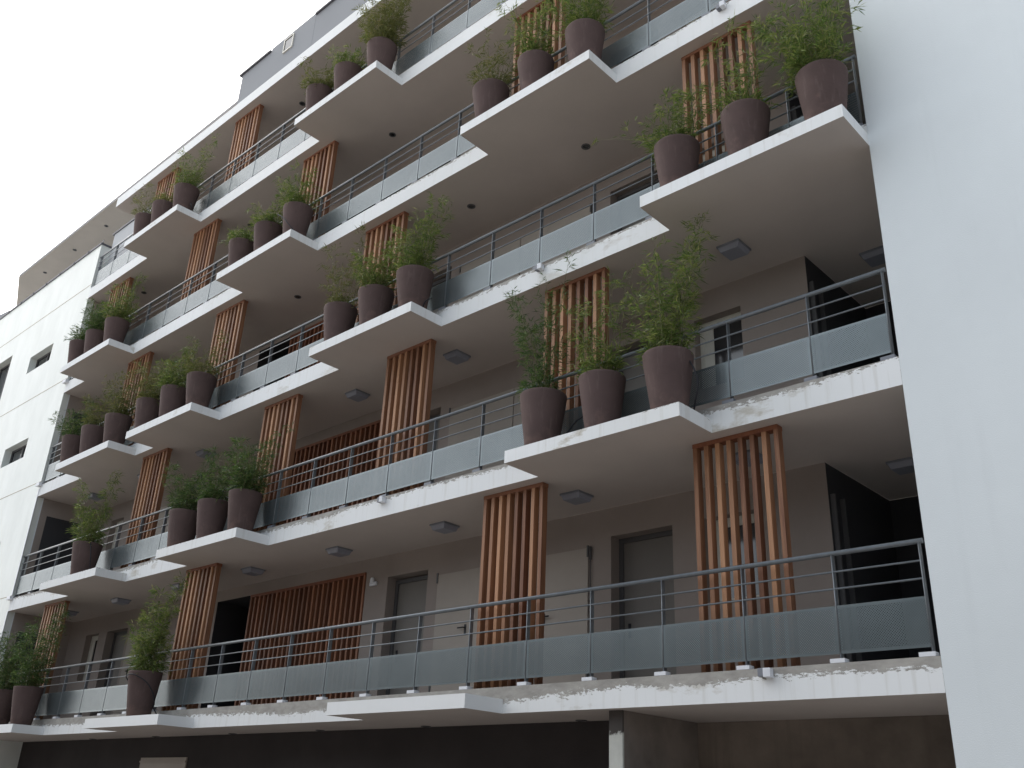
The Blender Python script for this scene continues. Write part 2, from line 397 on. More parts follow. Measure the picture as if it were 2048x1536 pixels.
def backdoor(x0, x1, z0, z1, par):
    """grey door set deep in its reveal"""
    y = YB + 0.22; bm = NB(); w = 0.07
    add_box(bm, x0, x0 + w, y - .03, y + .05, z0, z1); add_box(bm, x1 - w, x1, y - .03, y + .05, z0, z1)
    add_box(bm, x0 + w, x1 - w, y - .03, y + .05, z1 - w, z1)
    d = part('door', bm, MAT['frame_dark'])
    bm = NB(); add_box(bm, x0 + w, x1 - w, y, y + .045, z0, z1 - w); l = obj('door_leaf', bm, MAT['door'], d)
    bm = NB(); hx = x0 + w + .09
    add_box(bm, hx - .02, hx + .02, y - .012, y, z0 + .93, z0 + 1.13); add_tube(bm, [(hx, y - .05, z0 + 1.03), (hx + .11, y - .05, z0 + 1.03)], .01)
    add_tube(bm, [(hx, y, z0 + 1.03), (hx, y - .05, z0 + 1.03)], .009)
    obj('handle', bm, MAT['black'], d)
def backwindow(x0, x1, z0, z1, sash_left):
    y = YB + 0.15; w = 0.06; bm = NB()
    add_box(bm, x0, x1, y, y + .06, z1 - .12, z1); add_box(bm, x0, x1, y, y + .06, z0, z0 + w)
    add_box(bm, x0, x0 + w, y, y + .06, z0 + w, z1 - .12); add_box(bm, x1 - w, x1, y, y + .06, z0 + w, z1 - .12)
    # pale shutter edge on one side
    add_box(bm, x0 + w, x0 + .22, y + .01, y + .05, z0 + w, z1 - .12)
    d = part('window', bm, MAT['pvc'])
    bm = NB(); add_box(bm, x0 + .22, x1 - w, y + .02, y + .035, z0 + w, z1 - .12); obj('pane', bm, MAT['glass'], d)

for L in range(5):
    z0 = 3.0 * L + 0.22; z1 = 3.0 * (L + 1) - 0.001
    zt = 3.0 * L + 2.57
    bm = NB()
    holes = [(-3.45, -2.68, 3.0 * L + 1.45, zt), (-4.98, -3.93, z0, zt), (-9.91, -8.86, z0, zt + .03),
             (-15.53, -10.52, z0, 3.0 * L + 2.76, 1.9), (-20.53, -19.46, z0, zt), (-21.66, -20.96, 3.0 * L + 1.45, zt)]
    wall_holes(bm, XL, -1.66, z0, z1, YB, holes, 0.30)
    # corridor: side face and end face, its shade put into the dark colour
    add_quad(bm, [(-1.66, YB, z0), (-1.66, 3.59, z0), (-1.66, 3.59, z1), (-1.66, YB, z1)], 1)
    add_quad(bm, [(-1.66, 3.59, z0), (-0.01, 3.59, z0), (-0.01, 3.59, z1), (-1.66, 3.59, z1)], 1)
    # dark closing faces behind stair opening, doors and windows: recess shade in the colour
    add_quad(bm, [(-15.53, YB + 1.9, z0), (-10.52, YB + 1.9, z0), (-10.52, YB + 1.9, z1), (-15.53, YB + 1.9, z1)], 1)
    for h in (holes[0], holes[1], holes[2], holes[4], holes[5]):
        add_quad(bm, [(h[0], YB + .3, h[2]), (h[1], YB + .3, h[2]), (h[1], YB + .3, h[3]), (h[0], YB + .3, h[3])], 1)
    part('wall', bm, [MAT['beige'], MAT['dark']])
    backwindow(-3.45, -2.68, 3.0 * L + 1.45, zt, True)
    backwindow(-21.66, -20.96, 3.0 * L + 1.45, zt, True)
    for a, b in ((-4.98, -3.93), (-9.91, -8.86), (-20.53, -19.46)): backdoor(a, b, z0, zt, bld)
    # pale service cupboard doors with hinges and lever handles
    for k, (a, b) in enumerate(((-8.58, -7.02), (-7.0, -5.38), (-19.3, -18.0))):
        bm = NB(); add_box(bm, a, b, YB - .025, YB - .002, z0 + .1, 3.0 * L + 2.46)
        cd = part('cupboard_door', bm, MAT['cupboard'], bevel=0.004)
        hx = b - .8 if k == 0 else a + .8
        if L == 0: hx = -7.85 if k == 0 else (-6.2 if k == 1 else a + .3)
        bm = NB(); zz = 3.0 * L + 1.53
        add_box(bm, hx - .02, hx + .02, YB - .035, YB - .025, zz - .12, zz + .05)
        add_tube(bm, [(hx, YB - .03, zz), (hx, YB - .075, zz), (hx + (.13 if k else -.13), YB - .075, zz)], .011)
        obj('handle', bm, MAT['black'], cd)
        bm = NB()
        for zz in (3.0 * L + 2.32, 3.0 * L + .55): add_box(bm, (a if k == 0 else b) - .015, (a if k == 0 else b) + .015, YB - .04, YB - .0255, zz, zz + .17)
        obj('hinge', bm, MAT['frame_dark'], cd)
    # rod beside the cupboards
    bm = NB(); add_tube(bm, [(-5.34, YB - .02, z0), (-5.34, YB - .02, 3.0 * L + 2.44)], .008, 6)
    add_tube(bm, [(-5.34, YB - .02, 3.0 * L + 2.28), (-5.34, YB - .02, 3.0 * L + 2.47)], .02, 6)
    part('conduit', bm, MAT['frame_dark'])
    # steel lining of the corridor door on the side face
    bm = NB()
    for yy in (1.72, 1.98): add_box(bm, -1.658, -1.60, yy, yy + .03, z0, 3.0 * L + 2.6)
    part('corridor_door_frame', bm, MAT['frame_dark'])
    if L == 4: continue
    # end wall against the left wing, with a dark doorway
    bm = NB(); x = XL + 0.004
    def q(y0, y1, a, b, mi): add_quad(bm, [(x, y0, a), (x, y0, b), (x, y1, b), (x, y1, a)][::-1], mi)
    q(0.145, 0.18, z0, z1, 0); q(0.18, 0.36, z0, z1, 2); q(0.36, 1.25, 3.0 * L + 2.56, z1, 2); q(1.25, YB, z0, z1, 2)
    part('end_wall', bm, [MAT['white_wall'], MAT['dark'], MAT['beige']])
    bm = NB(); add_box(bm, x - .12, x - .002, 0.36, 1.25, z0, 3.0 * L + 2.56); part('door', bm, MAT['dark'])  # dark block filling the doorway, its darkness put into the colour

# right white wall and left wing --------------------------------------------------
bm = NB(); add_box(bm, 0.0, 14.0, 0.0, 6.0, GZ - .1, 21.0)
part('white_side_wall', bm, MAT['white_wall'])
WT = 13.83
bm = NB()
WX0 = -46.0
wh = [(-26.11, -24.47, 10.55, 11.12), (-29.4, -27.87, 9.0, 11.74), (-26.11, -24.45, 7.5, 8.09), (-29.4, -27.9, 6.0, 8.6),
      (-26.11, -24.45, 4.5, 5.06), (-26.11, -24.45, 1.5, 2.06)]
wall_holes(bm, WX0, XL, GZ, WT, 0.0, wh, 0.24)
add_quad(bm, [(XL, 0, GZ), (XL, 6, GZ), (XL, 6, WT), (XL, 0, WT)])
add_quad(bm, [(WX0, 0, WT), (XL, 0, WT), (XL, 6, WT), (WX0, 6, WT)])
add_quad(bm, [(WX0, 0, GZ), (WX0, 0, WT), (WX0, 6, WT), (WX0, 6, GZ)])
wing = part('wing_wall', bm, MAT['wing'])
for a, b, c, d in wh:
    bm = NB(); y = 0.20
    for s in ((a, b, d - .05, d), (a, b, c, c + .05), (a, a + .05, c + .05, d - .05), (b - .05, b, c + .05, d - .05), ((a + b) / 2 - .02, (a + b) / 2 + .02, c + .05, d - .05)):
        add_box(bm, s[0], s[1], y, y + .05, s[2], s[3])
    f = obj('window', bm, MAT['frame_dark'], wing)
    bm = NB(); add_box(bm, a, b, y + .03, y + .04, c, d); obj('pane', bm, MAT['glass'], f)
bm = NB()
for zz in (12.46, 9.45, 6.42, 3.38): add_box(bm, WX0, XL, -0.004, 0.002, zz, zz + .014)
obj('joint', bm, stucco('brown_joint_sealant', (0.36, 0.29, 0.2), 0.1), wing)
bm = NB(); add_box(bm, WX0, XL + .02, -0.03, 0.3, WT + .003, WT + .06)
for k in range(24): add_box(bm, WX0 + .5 + k * 1.0, WX0 + .56 + k * 1.0, -0.045, -0.031, WT - .02, WT + .065)
part('coping', bm, MAT['coping'])
# white corner bead below each slab end
bm = NB(); add_box(bm, XL - .03, XL + .03, -0.012, -0.002, 0.4, 3.0); add_box(bm, XL - .03, XL + .03, -0.012, -0.002, 3.4, 6.2)
part('corner_bead', bm, MAT['whitebox'])

# set-back top floor: high roof over the left terrace, grey stair tower on top ------
bm = NB(); add_prism(bm, [(-35.6, 1.66), (-19.2, 1.62), (-19.2, 7.0), (-44.0, 7.0), (-38.3, 2.64)], 18.3, 18.42, 0, 1, 0)
part('upper_roof', bm, [MAT['coping'], stucco('dimmed_roof_soffit', (0.44, 0.40, 0.365), 0.05)])  # same soffit paint, dimmed by a darker colour
TPZ = 14.33
bm = NB(); add_box(bm, -46, -23.5, 4.5, 6.0, 13.9, 18.29); part('terrace_wall', bm, MAT['attic'])
bm = NB(); add_box(bm, XL + .004, -20.4, 0.30, 0.42, 12.221, TPZ); part('terrace_parapet', bm, MAT['attic_pale'])
bm = NB(); add_box(bm, XL - .1, -20.36, 0.27, 0.45, TPZ + .003, TPZ + .06); part('coping', bm, MAT['coping'])
bm = NB(); add_box(bm, -19.15, 2.0, 1.6, 6.2, 15.34, 19.35)
add_box(bm, -17.58, -15.38, 1.597, 6.1, 15.35, 19.47)
attic = part('roof_storey', bm, MAT['attic'])
bm = NB(); add_box(bm, -19.25, -17.6, 1.54, 6.2, 19.352, 19.41); add_box(bm, -15.36, 2.0, 1.54, 6.2, 19.352, 19.41)
obj('coping', bm, MAT['coping'], attic)
bm = NB()
for s in ((-16.87, -16.40, 19.30, 19.335), (-16.87, -16.40, 18.83, 18.865), (-16.87, -16.835, 18.865, 19.30), (-16.435, -16.40, 18.865, 19.30)):
    add_box(bm, s[0], s[1], 1.56, 1.596, s[2], s[3])
f = obj('window', bm, MAT['pvc'], attic)
bm = NB(); add_box(bm, -16.835, -16.435, 1.58, 1.59, 18.865, 19.30); obj('pane', bm, MAT['glass'], f)

# ground storey below the first slab ---------------------------------------------
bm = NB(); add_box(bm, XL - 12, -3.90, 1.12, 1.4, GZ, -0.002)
part('ground_storey_wall', bm, MAT['ground_wall'])  # dark sheet for the shaded void below the slab
bm = NB(); add_box(bm, -3.88, -0.001, YB + .06, 2.2, GZ, -0.002); part('concrete_wall', bm, MAT['bay'])
def column_mat():
    m, n, b, o = newmat('painted_concrete_dark_top')
    t = n.nodes.new('ShaderNodeTexCoord'); s = n.nodes.new('ShaderNodeSeparateXYZ'); n.links.new(t.outputs['Object'], s.inputs[0])
    n1 = noise(n, t.outputs['Object'], 9, 6, 0.7)
    f = math_(n, 'ADD', math_(n, 'MULTIPLY', s.outputs['Z'], 9), math_(n, 'MULTIPLY', math_(n, 'SUBTRACT', n1, .5), 2.0))
    mask = ramp(n, math_(n, 'ADD', f, 2.7), [(0.3, (0, 0, 0)), (0.6, (1, 1, 1))])  # darker towards the top, with a noisy edge
    wh_ = ramp(n, noise(n, t.outputs['Object'], 3, 5), [(0.3, (0.60, 0.60, 0.55)), (0.7, (0.45, 0.45, 0.42))])
    n.links.new(mixc(n, mask, wh_, (0.07, 0.06, 0.055)), b.inputs['Base Color']); b.inputs['Roughness'].default_value = 0.9
    return m
bm = NB(); add_box(bm, -3.87, -3.68, 0.17, 0.20, GZ, -0.002)
part('pier_face', bm, column_mat())
bm = NB(); add_box(bm, -3.87, -3.68, 0.20, YB + .059, GZ, -0.002)
part('concrete_pier', bm, MAT['concrete'])
bm = NB(); add_box(bm, -16.5, -14.72, 1.09, 1.118, -1.4, -0.39); add_box(bm, -16.5, -14.72, 1.07, 1.089, -0.48, -0.45)
part('pale_hatch', bm, MAT['cupboard'])
# small white gutter outlets at the slab ends by the wing
for zz in (3.27, 6.27, 9.27):
    bm = NB(); add_box(bm, -22.72, -22.50, -0.09, -0.003, zz, zz + .09); part('gutter_outlet', bm, MAT['whitebox'], bevel=.008)

# far grey block glimpsed beyond the wing
bm = NB(); add_prism(bm, [(-66, 7.0), (-58.6, 8.0), (-58.6, 20.0), (-72, 20.0)], GZ, 27.3)
far = thing('distant_building', 'grey flat roofed block barely showing above the white wing at left edge', 'building', (-64, 12, GZ))
wl = obj('wall', bm, MAT['attic'], far, Vector((64, -12, -GZ)))

# unseen house added across the street: shades the lower right, shows in glossy panels
opp = thing('added_shade_house', 'plain grey house added unseen across the street to shade the facade', 'building', (6, -24, GZ))
bm = NB(); add_box(bm, -50, 16, -8, 5.5, 0, 8.6); obj('wall', bm, MAT['opp'], opp)
bm = NB(); add_box(bm, -50.4, 16.4, -8.4, 5.9, 8.603, 8.8); obj('roof', bm, MAT['ground'], opp)  # pale top, to bounce light up to the higher soffits
for zz in (1.0, 4.2):
    for k in range(14):
        bm = NB(); add_box(bm, -48 + k * 4.5, -46.6 + k * 4.5, 5.503, 5.54, zz, zz + 1.7); obj('window', bm, MAT['glass'], opp)

# ------------------------------------------------------------------ railings
ROWN = ['lowest', 'second lowest', 'third', 'fourth', 'fifth and highest']
FLN = ['lowest balcony row', 'second balcony row from bottom', 'third balcony row from bottom', 'fourth balcony row from bottom', 'top balcony row']
posts = [-0.08 - (i * 1.0 if i == 0 else 0) - (0.88 + (i - 1) * 1.031 if i > 0 else 0) for i in range(22)]
posts.append(-22.55)
posts = sorted(set(round(p, 3) for p in posts if p > -22.6), reverse=True)
bmp = NB()
add_box(bmp, -0.005, 0.005, -0.004, 0.046, 0.0, 1.05)
post_me = bpy.data.meshes.new('post'); bmp.normal_update(); bmp.to_mesh(post_me); bmp.free(); post_me.materials.append(MAT['rail'])
bmp = NB(); add_tube(bmp, [(0, -0.012, 1.03), (0, -0.012, 0.0)], .0075, 8)
tb_me = bpy.data.meshes.new('post_rod'); bmp.to_mesh(tb_me); bmp.free(); tb_me.materials.append(MAT['rail'])
bmp = NB(); add_box(bmp, -0.075, 0.075, -0.05, 0.05, 0, 0.04)
foot_me = bpy.data.meshes.new('post_foot'); bmp.to_mesh(foot_me); bmp.free(); foot_me.materials.append(MAT['whitebox'])
foot2_me = foot_me.copy(); foot2_me.materials[0] = MAT['lampbody']
def panel_mesh(wd):
    b = NB(); add_box(b, -wd / 2, wd / 2, -0.0015, 0.0015, -0.232, 0.232)
    me = bpy.data.meshes.new('perforated_panel'); b.normal_update(); b.to_mesh(me); b.free(); me.materials.append(MAT['perf']); return me
std_panel = panel_mesh(1.013)
def link(name, me, par, loc):
    o = bpy.data.objects.new(name, me); col.objects.link(o); o.parent = par; o.location = loc; return o
for L in range(5):
    z = 3.0 * L
    r = thing('balcony_railing', 'grey steel railing with perforated panels along the %s' % FLN[L], 'railing', (-11, 0.06, z + FH), 'balcony railings')
    bm = NB(); add_tube(bm, [(XL + 11.02, 0, 1.08), (10.96, 0, 1.08)], 0.026, 14); obj('handrail', bm, MAT['rail'], r)
    for hz in (0.89, 0.72):
        bm = NB(); add_tube(bm, [(XL + 11.02, -0.01, hz), (10.92, -0.01, hz)], 0.0105, 8); obj('rail_bar', bm, MAT['rail'], r)
    for i, px in enumerate(posts):
        p = link('post', post_me, r, (px + 11, 0, 0.04)); link('post_rod', tb_me, p, (0, 0, 0))
        if abs(px + 22.55) > .1 or True: link('post_foot', foot_me if (L == 0) else foot2_me, p, (-0.02 if i else -.04, -0.005, -0.037))
    for a, b in zip(posts, posts[1:]):
        wd = abs(a - b) - 0.018
        me = std_panel if abs(wd - 1.013) < .004 else panel_mesh(wd)
        link('perforated_panel', me, r, ((a + b) / 2 + 11, -0.0105, 0.322))

# ------------------------------------------------------------------ slatted wooden screens
def screen_mesh(wd, h, n, sw, sdp):
    b = NB()
    add_box(b, -wd / 2, wd / 2, 0, sdp + .02, h - .055, h - .003); f = b
    g = NB(); add_box(g, -wd / 2, wd / 2, 0, sdp + .02, 0.003, .10)
    s = NB()
    for k in range(n):
        x = -wd / 2 + sw / 2 + k * (wd - sw) / (n - 1)
        add_box(s, x - sw / 2, x + sw / 2, 0.008, sdp + .008, .10, h - .055)
    return f, g, s
SCR = {0: [(-2.07, ''), (-5.57, ''), (-13.78, ''), (-20.35, '')], 1: [(-4.52, ''), (-8.13, ''), (-11.85, ''), (-16.75, '')],
       2: [(-2.0, ''), (-9.2, ''), (-14.55, ''), (-18.74, '')], 3: [(-5.45, ''), (-11.87, ''), (-16.55, ''), (-21.05, '')], 4: [(-15.5, ''), (-19.55, '')]}
ordn = {4: ['rightmost', 'second from right', 'third from right', 'leftmost'], 2: ['right', 'left']}
f0 = None
def scr_label(L, k, n): return '%s wooden slat screen on the %s' % (ordn[n][k], FLN[L])
for L in range(5):
    for k, (xc, _) in enumerate(SCR[L]):
        loc = (xc, 0.19, 3.0 * L + 0.22)
        lab = scr_label(L, k, len(SCR[L])).replace('wooden slat', 'tall wooden slat')
        if f0 is None:
            f0 = thing('slatted_screen', lab, 'wooden screen', loc, 'tall slatted wooden screens on the balconies')
            a, g, b = screen_mesh(1.12, 2.78, 8, .056, .10)
            obj('top_rail', a, MAT['wood_dark'], f0); obj('bottom_rail', g, MAT['wood_dark'], f0); obj('slats', b, MAT['wood'], f0)
        else: dup(f0, loc, lab)
w0 = None
for L in range(5):
    loc = (-12.38, YB - 0.03, 3.0 * L + 0.22)
    lab = 'wide wooden slat screen over the stair opening, %s' % FLN[L]
    if w0 is None:
        w0 = thing('stair_screen', lab, 'wooden screen', loc, 'wide slatted screens over the stair openings')
        a, g, b = screen_mesh(3.70, 2.54, 25, .05, .13)
        obj('top_rail', a, MAT['wood_dark'], w0); obj('bottom_rail', g, MAT['wood_dark'], w0); obj('slats', b, MAT['wood_dark'], w0)
    elif L < 3: dup(w0, loc, lab)

# ------------------------------------------------------------------ ceiling lamps
l0 = None
LN = ['first', 'second', 'third', 'fourth', 'fifth', 'sixth', 'seventh', 'eighth', 'ninth']
def sq_lamp():
    t = thing('ceiling_lamp', '', 'ceiling lamp')
    b = NB(); add_box(b, -.17, .17, -.17, .17, -.03, -.001); obj('housing', b, MAT['lampbody'], t)
    b = NB()
    v = [b.verts.new(p) for p in ((-.16, -.16, -.03), (.16, -.16, -.03), (.16, .16, -.03), (-.16, .16, -.03), (-.135, -.135, -.10), (.135, -.135, -.10), (.135, .135, -.10), (-.135, .135, -.10))]
    for f in ((0, 4, 5, 1), (1, 5, 6, 2), (2, 6, 7, 3), (3, 7, 4, 0), (4, 7, 6, 5)): b.faces.new([v[i] for i in f])
    obj('cover', b, MAT['lampglass'], t, bevel=0.012)
    return t
for L in (1, 2):
    xs = [-2.3 - 2.695 * k for k in range(8)]
    for k, x in enumerate(xs):
        lab = '%s square grey lamp from right above the %s' % (LN[k], FLN[L - 1])
        loc = (x, 0.9, 3.0 * L)
        if l0 is None: l0 = sq_lamp(); l0.location = loc; l0['label'] = lab; l0['group'] = 'square lamps on the balcony ceilings'
        else: dup(l0, loc, lab)
    dup(l0, (-0.9, 2.25, 3.0 * L), 'square grey lamp over the dark right corridor, %s' % FLN[L - 1])
d0 = None
DL = {3: [-2.2 - 2.685 * k for k in range(8)], 4: [-10.2, -12.9, -15.6, -18.3, -21.02], 5: [-8.7, -11.4, -14.1, -16.8, -19.5]}
def downlight(): 
    t = thing('recessed_downlight', '', 'downlight')
    b = NB(); add_lathe(b, [(.075, -.001), (.078, -.012), (.055, -.014), (.05, -.004)], 20); obj('ring', b, MAT['frame_dark'], t)
    b = NB(); r = add_lathe(b, [(.052, -.006), (.001, -.005)], 20); obj('lens', b, MAT['glass'], t)
    return t
for L in (3, 4, 5):
    for k, x in enumerate(DL[L]):
        lab = '%s small round downlight from right above the %s' % (LN[k], FLN[L - 1]); loc = (x, .88, 3.0 * L)
        if d0 is None: d0 = downlight(); d0.location = loc; d0['label'] = lab; d0['group'] = 'round downlights in the ceilings'
        else: dup(d0, loc, lab)
for k, x in enumerate((-28.96, -31.6, -34.33)):
    dup(d0, (x, 2.2, 18.3), '%s round downlight from the right under the high roof above the white wing' % LN[k])
for k, x in enumerate((-4.95, -7.89, -10.46, -13.08, -15.88, -18.65)):
    dup(d0, (x, 1.0, 0.0), '%s round downlight from the right under the lowest slab' % LN[k])

# floodlights on the fascia
fl0 = None
for k, (x, z, lab) in enumerate([(-1.72, 0.27, 'small white twin box lamp on the flaking edge of the lowest slab'),
                      (-8.15, 3.26, 'small white box lamp on the slab edge of the second balcony row, below the railing'),
                      (-4.99, 6.27, 'small white box lamp on the slab edge above the tall bamboo'),
                      (-1.73, 9.27, 'small white box lamp on the slab edge by the top of the picture')]):
    if fl0 is None:
        fl0 = thing('outdoor_lamp', lab, 'lamp', (x, -0.001, z), 'small box lamps on the slab edges'); fl0.scale = (.8, .8, .75)
        b = NB(); add_box(b, -.10, -.012, -.10, -.002, -.055, .055); obj('lamp_box', b, MAT['lampbody'], fl0, bevel=.008)
        b = NB(); add_prism(b, [(-.008, -.13), (.09, -.12), (.075, -.002), (-.008, -.002)], -.07, .05); obj('lamp_shade', b, MAT['whitebox'], fl0, bevel=.006)
    else:
        f = dup(fl0, (x, -0.001, z), lab); f.scale = (.75, .75, .75)
# bulkhead lamp beside the door, lowest row
t = thing('wall_lamp', 'small pale lamp on the beige wall between stair screen and grey door', 'wall lamp', (-10.27, YB, 2.53))
b = NB(); add_box(b, -.09, .09, -.05, -.002, -.05, .02); obj('base', b, MAT['whitebox'], t, bevel=.01)
b = NB(); add_lathe(b, [(.02, .07), (.035, .05), (.04, 0), (.03, -.03)], 16); o = obj('bulb_cover', b, MAT['whitebox'], t, (0, -.06, .02))

# ------------------------------------------------------------------ pots
def make_pot():
    t = thing('plant_pot', '', 'plant pot')
    b = NB()
    H = 0.79
    prof = [(.001, 0.0), (.200, 0.0), (.206, .010), (.226, .15), (.253, .35), (.279, .55), (.296, .68), (.3045, .755), (.3055, .783), (.302, H), (.281, H), (.276, .783), (.268, .70), (.26, .69)]
    add_lathe(b, prof, 56, 0, 0.006, 3); obj('pot_body', b, MAT['pot'], t)
    b = NB(); add_lathe(b, [(.261, .70), (.15, .715), (.001, .72)], 24); obj('soil', b, MAT['soil'], t)
    return t
# plant: (level, x, y, style, height, spread, density, low, leanx, leany, stems, tone)
A3 = ['rightmost', 'middle', 'leftmost']
TN = {(1, 0): 'right ledge, second balcony row from bottom', (1, 1): 'middle ledge, second balcony row from bottom',
      (2, 0): 'ledge by white wall, third row from bottom', (2, 1): 'second ledge from right, third row from bottom', (2, 2): 'third ledge from right, third row from bottom', (2, 3): 'leftmost ledge, third row from bottom',
      (3, 0): 'right ledge, fourth row from bottom', (3, 1): 'middle ledge, fourth row from bottom', (3, 2): 'leftmost ledge, fourth row from bottom',
      (4, 0): 'right ledge, top row', (4, 1): 'left ledge, top row'}
PL = []
# level, tab, slot, x, H(above rim), spread, leafclusters density, low bush, leanx, leany, nstems, tone
def add(L, x, where, H, spread, dens, low, lx, ly, ns, tone): PL.append((L, x, where, H, spread, dens, low, lx, ly, ns, tone))
W = lambda L, t, s: ' of three on ' + TN[(L, t)]
add(0, -20.6, ('right', ' of two on the left ledge, lowest balcony row'), 1.5, .55, 1.5, .5, .0, 0, 11, 'd')
add(0, -19.3, ('x', ''), 1.65, .5, 1.4, .5, .05, 0, 10, 'd')
add(0, -14.13, ('s', ''), 1.75, .42, 1.5, .8, .05, 0, 11, 'g')
add(1, -2.59, (0, 0), 1.8, .40, 1.25, 1.6, -.10, -.05, 9, 'g')
add(1, -3.59, (0, 1), 1.55, .42, .75, 1.4, .0, 0, 8, 'g')
add(1, -4.59, (0, 2), 2.15, .34, .85, 1.3, -.22, -.1, 6, 'd')
add(1, -11.70, (1, 0), 1.1, .42, 1.3, 1.0, .1, 0, 9, 'd')
add(1, -12.75, (1, 1), 1.05, .40, 1.1, .8, .05, 0, 8, 'd')
add(1, -13.80, (1, 2), 1.15, .5, 1.5, .9, .0, 0, 10, 'd')
add(1, -17.97, ('s', ''), 1.6, .45, 1.0, 1.2, .05, 0, 8, 'g')
add(2, -0.33, (0, 0), 1.6, .75, 1.7, 1.1, -.30, -.1, 12, 'g')
add(2, -1.35, (0, 1), 1.35, .42, .8, .9, -.08, 0, 8, 'g')
add(2, -2.36, (0, 2), .85, .62, 1.3, 1.3, -.35, -.1, 11, 'g')
add(2, -7.49, (1, 0), 1.3, .5, 1.5, 1.0, .05, 0, 10, 'g')
add(2, -8.49, (1, 1), .95, .45, 1.4, 1.2, .0, 0, 9, 'g')
add(2, -9.49, (1, 2), 1.6, .34, .75, .9, .05, 0, 7, 'o')
add(2, -14.17, (2, 0), .9, .45, .7, .6, .1, 0, 8, 'o')
add(2, -15.29, (2, 1), 1.15, .4, 1.4, .8, .0, 0, 10, 'g')
add(2, -16.37, (2, 2), 1.1, .42, .9, .8, .0, 0, 9, 'o')
add(2, -17.85, (3, 0), 1.25, .45, .9, .7, .1, 0, 9, 'o')
add(2, -19.05, (3, 1), 1.3, .4, .7, .6, .1, 0, 8, 'o')
add(2, -20.12, (3, 2), .95, .6, 1.4, .8, -.35, 0, 10, 'd')
add(3, -3.94, (0, 0), 1.0, .6, 1.0, .9, -.05, 0, 9, 'g')
add(3, -4.94, (0, 1), 1.5, .50, .8, 1.0, -.2, 0, 8, 'g')
add(3, -5.95, (0, 2), 1.1, .42, .7, .5, .0, 0, 9, 'o')
add(3, -11.46, (1, 0), .95, .48, 1.1, .8, -.2, 0, 10, 'g')
add(3, -12.48, (1, 1), .6, .38, 1.2, 1.0, .0, 0, 8, 'g')
add(3, -13.48, (1, 2), .5, .38, 1.1, 1.0, .0, 0, 8, 'g')
add(3, -19.25, (2, 0), 1.3, .42, 1.4, .7, .1, 0, 10, 'g')
add(3, -20.35, (2, 1), 1.0, .42, 1.3, .7, .0, 0, 10, 'd')
add(3, -21.3, (2, 2), 1.0, .42, 1.0, .7, .0, 0, 9, 'd')
add(4, -9.25, (0, 0), 1.55, .70, 1.4, .8, .0, 0, 12, 'o')
add(4, -10.33, (0, 1), .65, .42, 1.4, 1.0, .0, 0, 9, 'g')
add(4, -11.33, (0, 2), .6, .5, 1.4, 1.0, .0, 0, 10, 'o')
add(4, -16.9, (1, 0), 1.2, .5, .8, .6, .15, 0, 9, 'g')
add(4, -18.0, (1, 1), .6, .4, .8, .7, .0, 0, 8, 'o')
add(4, -18.95, (1, 2), .95, .4, .7, .5, .0, 0, 8, 'o')

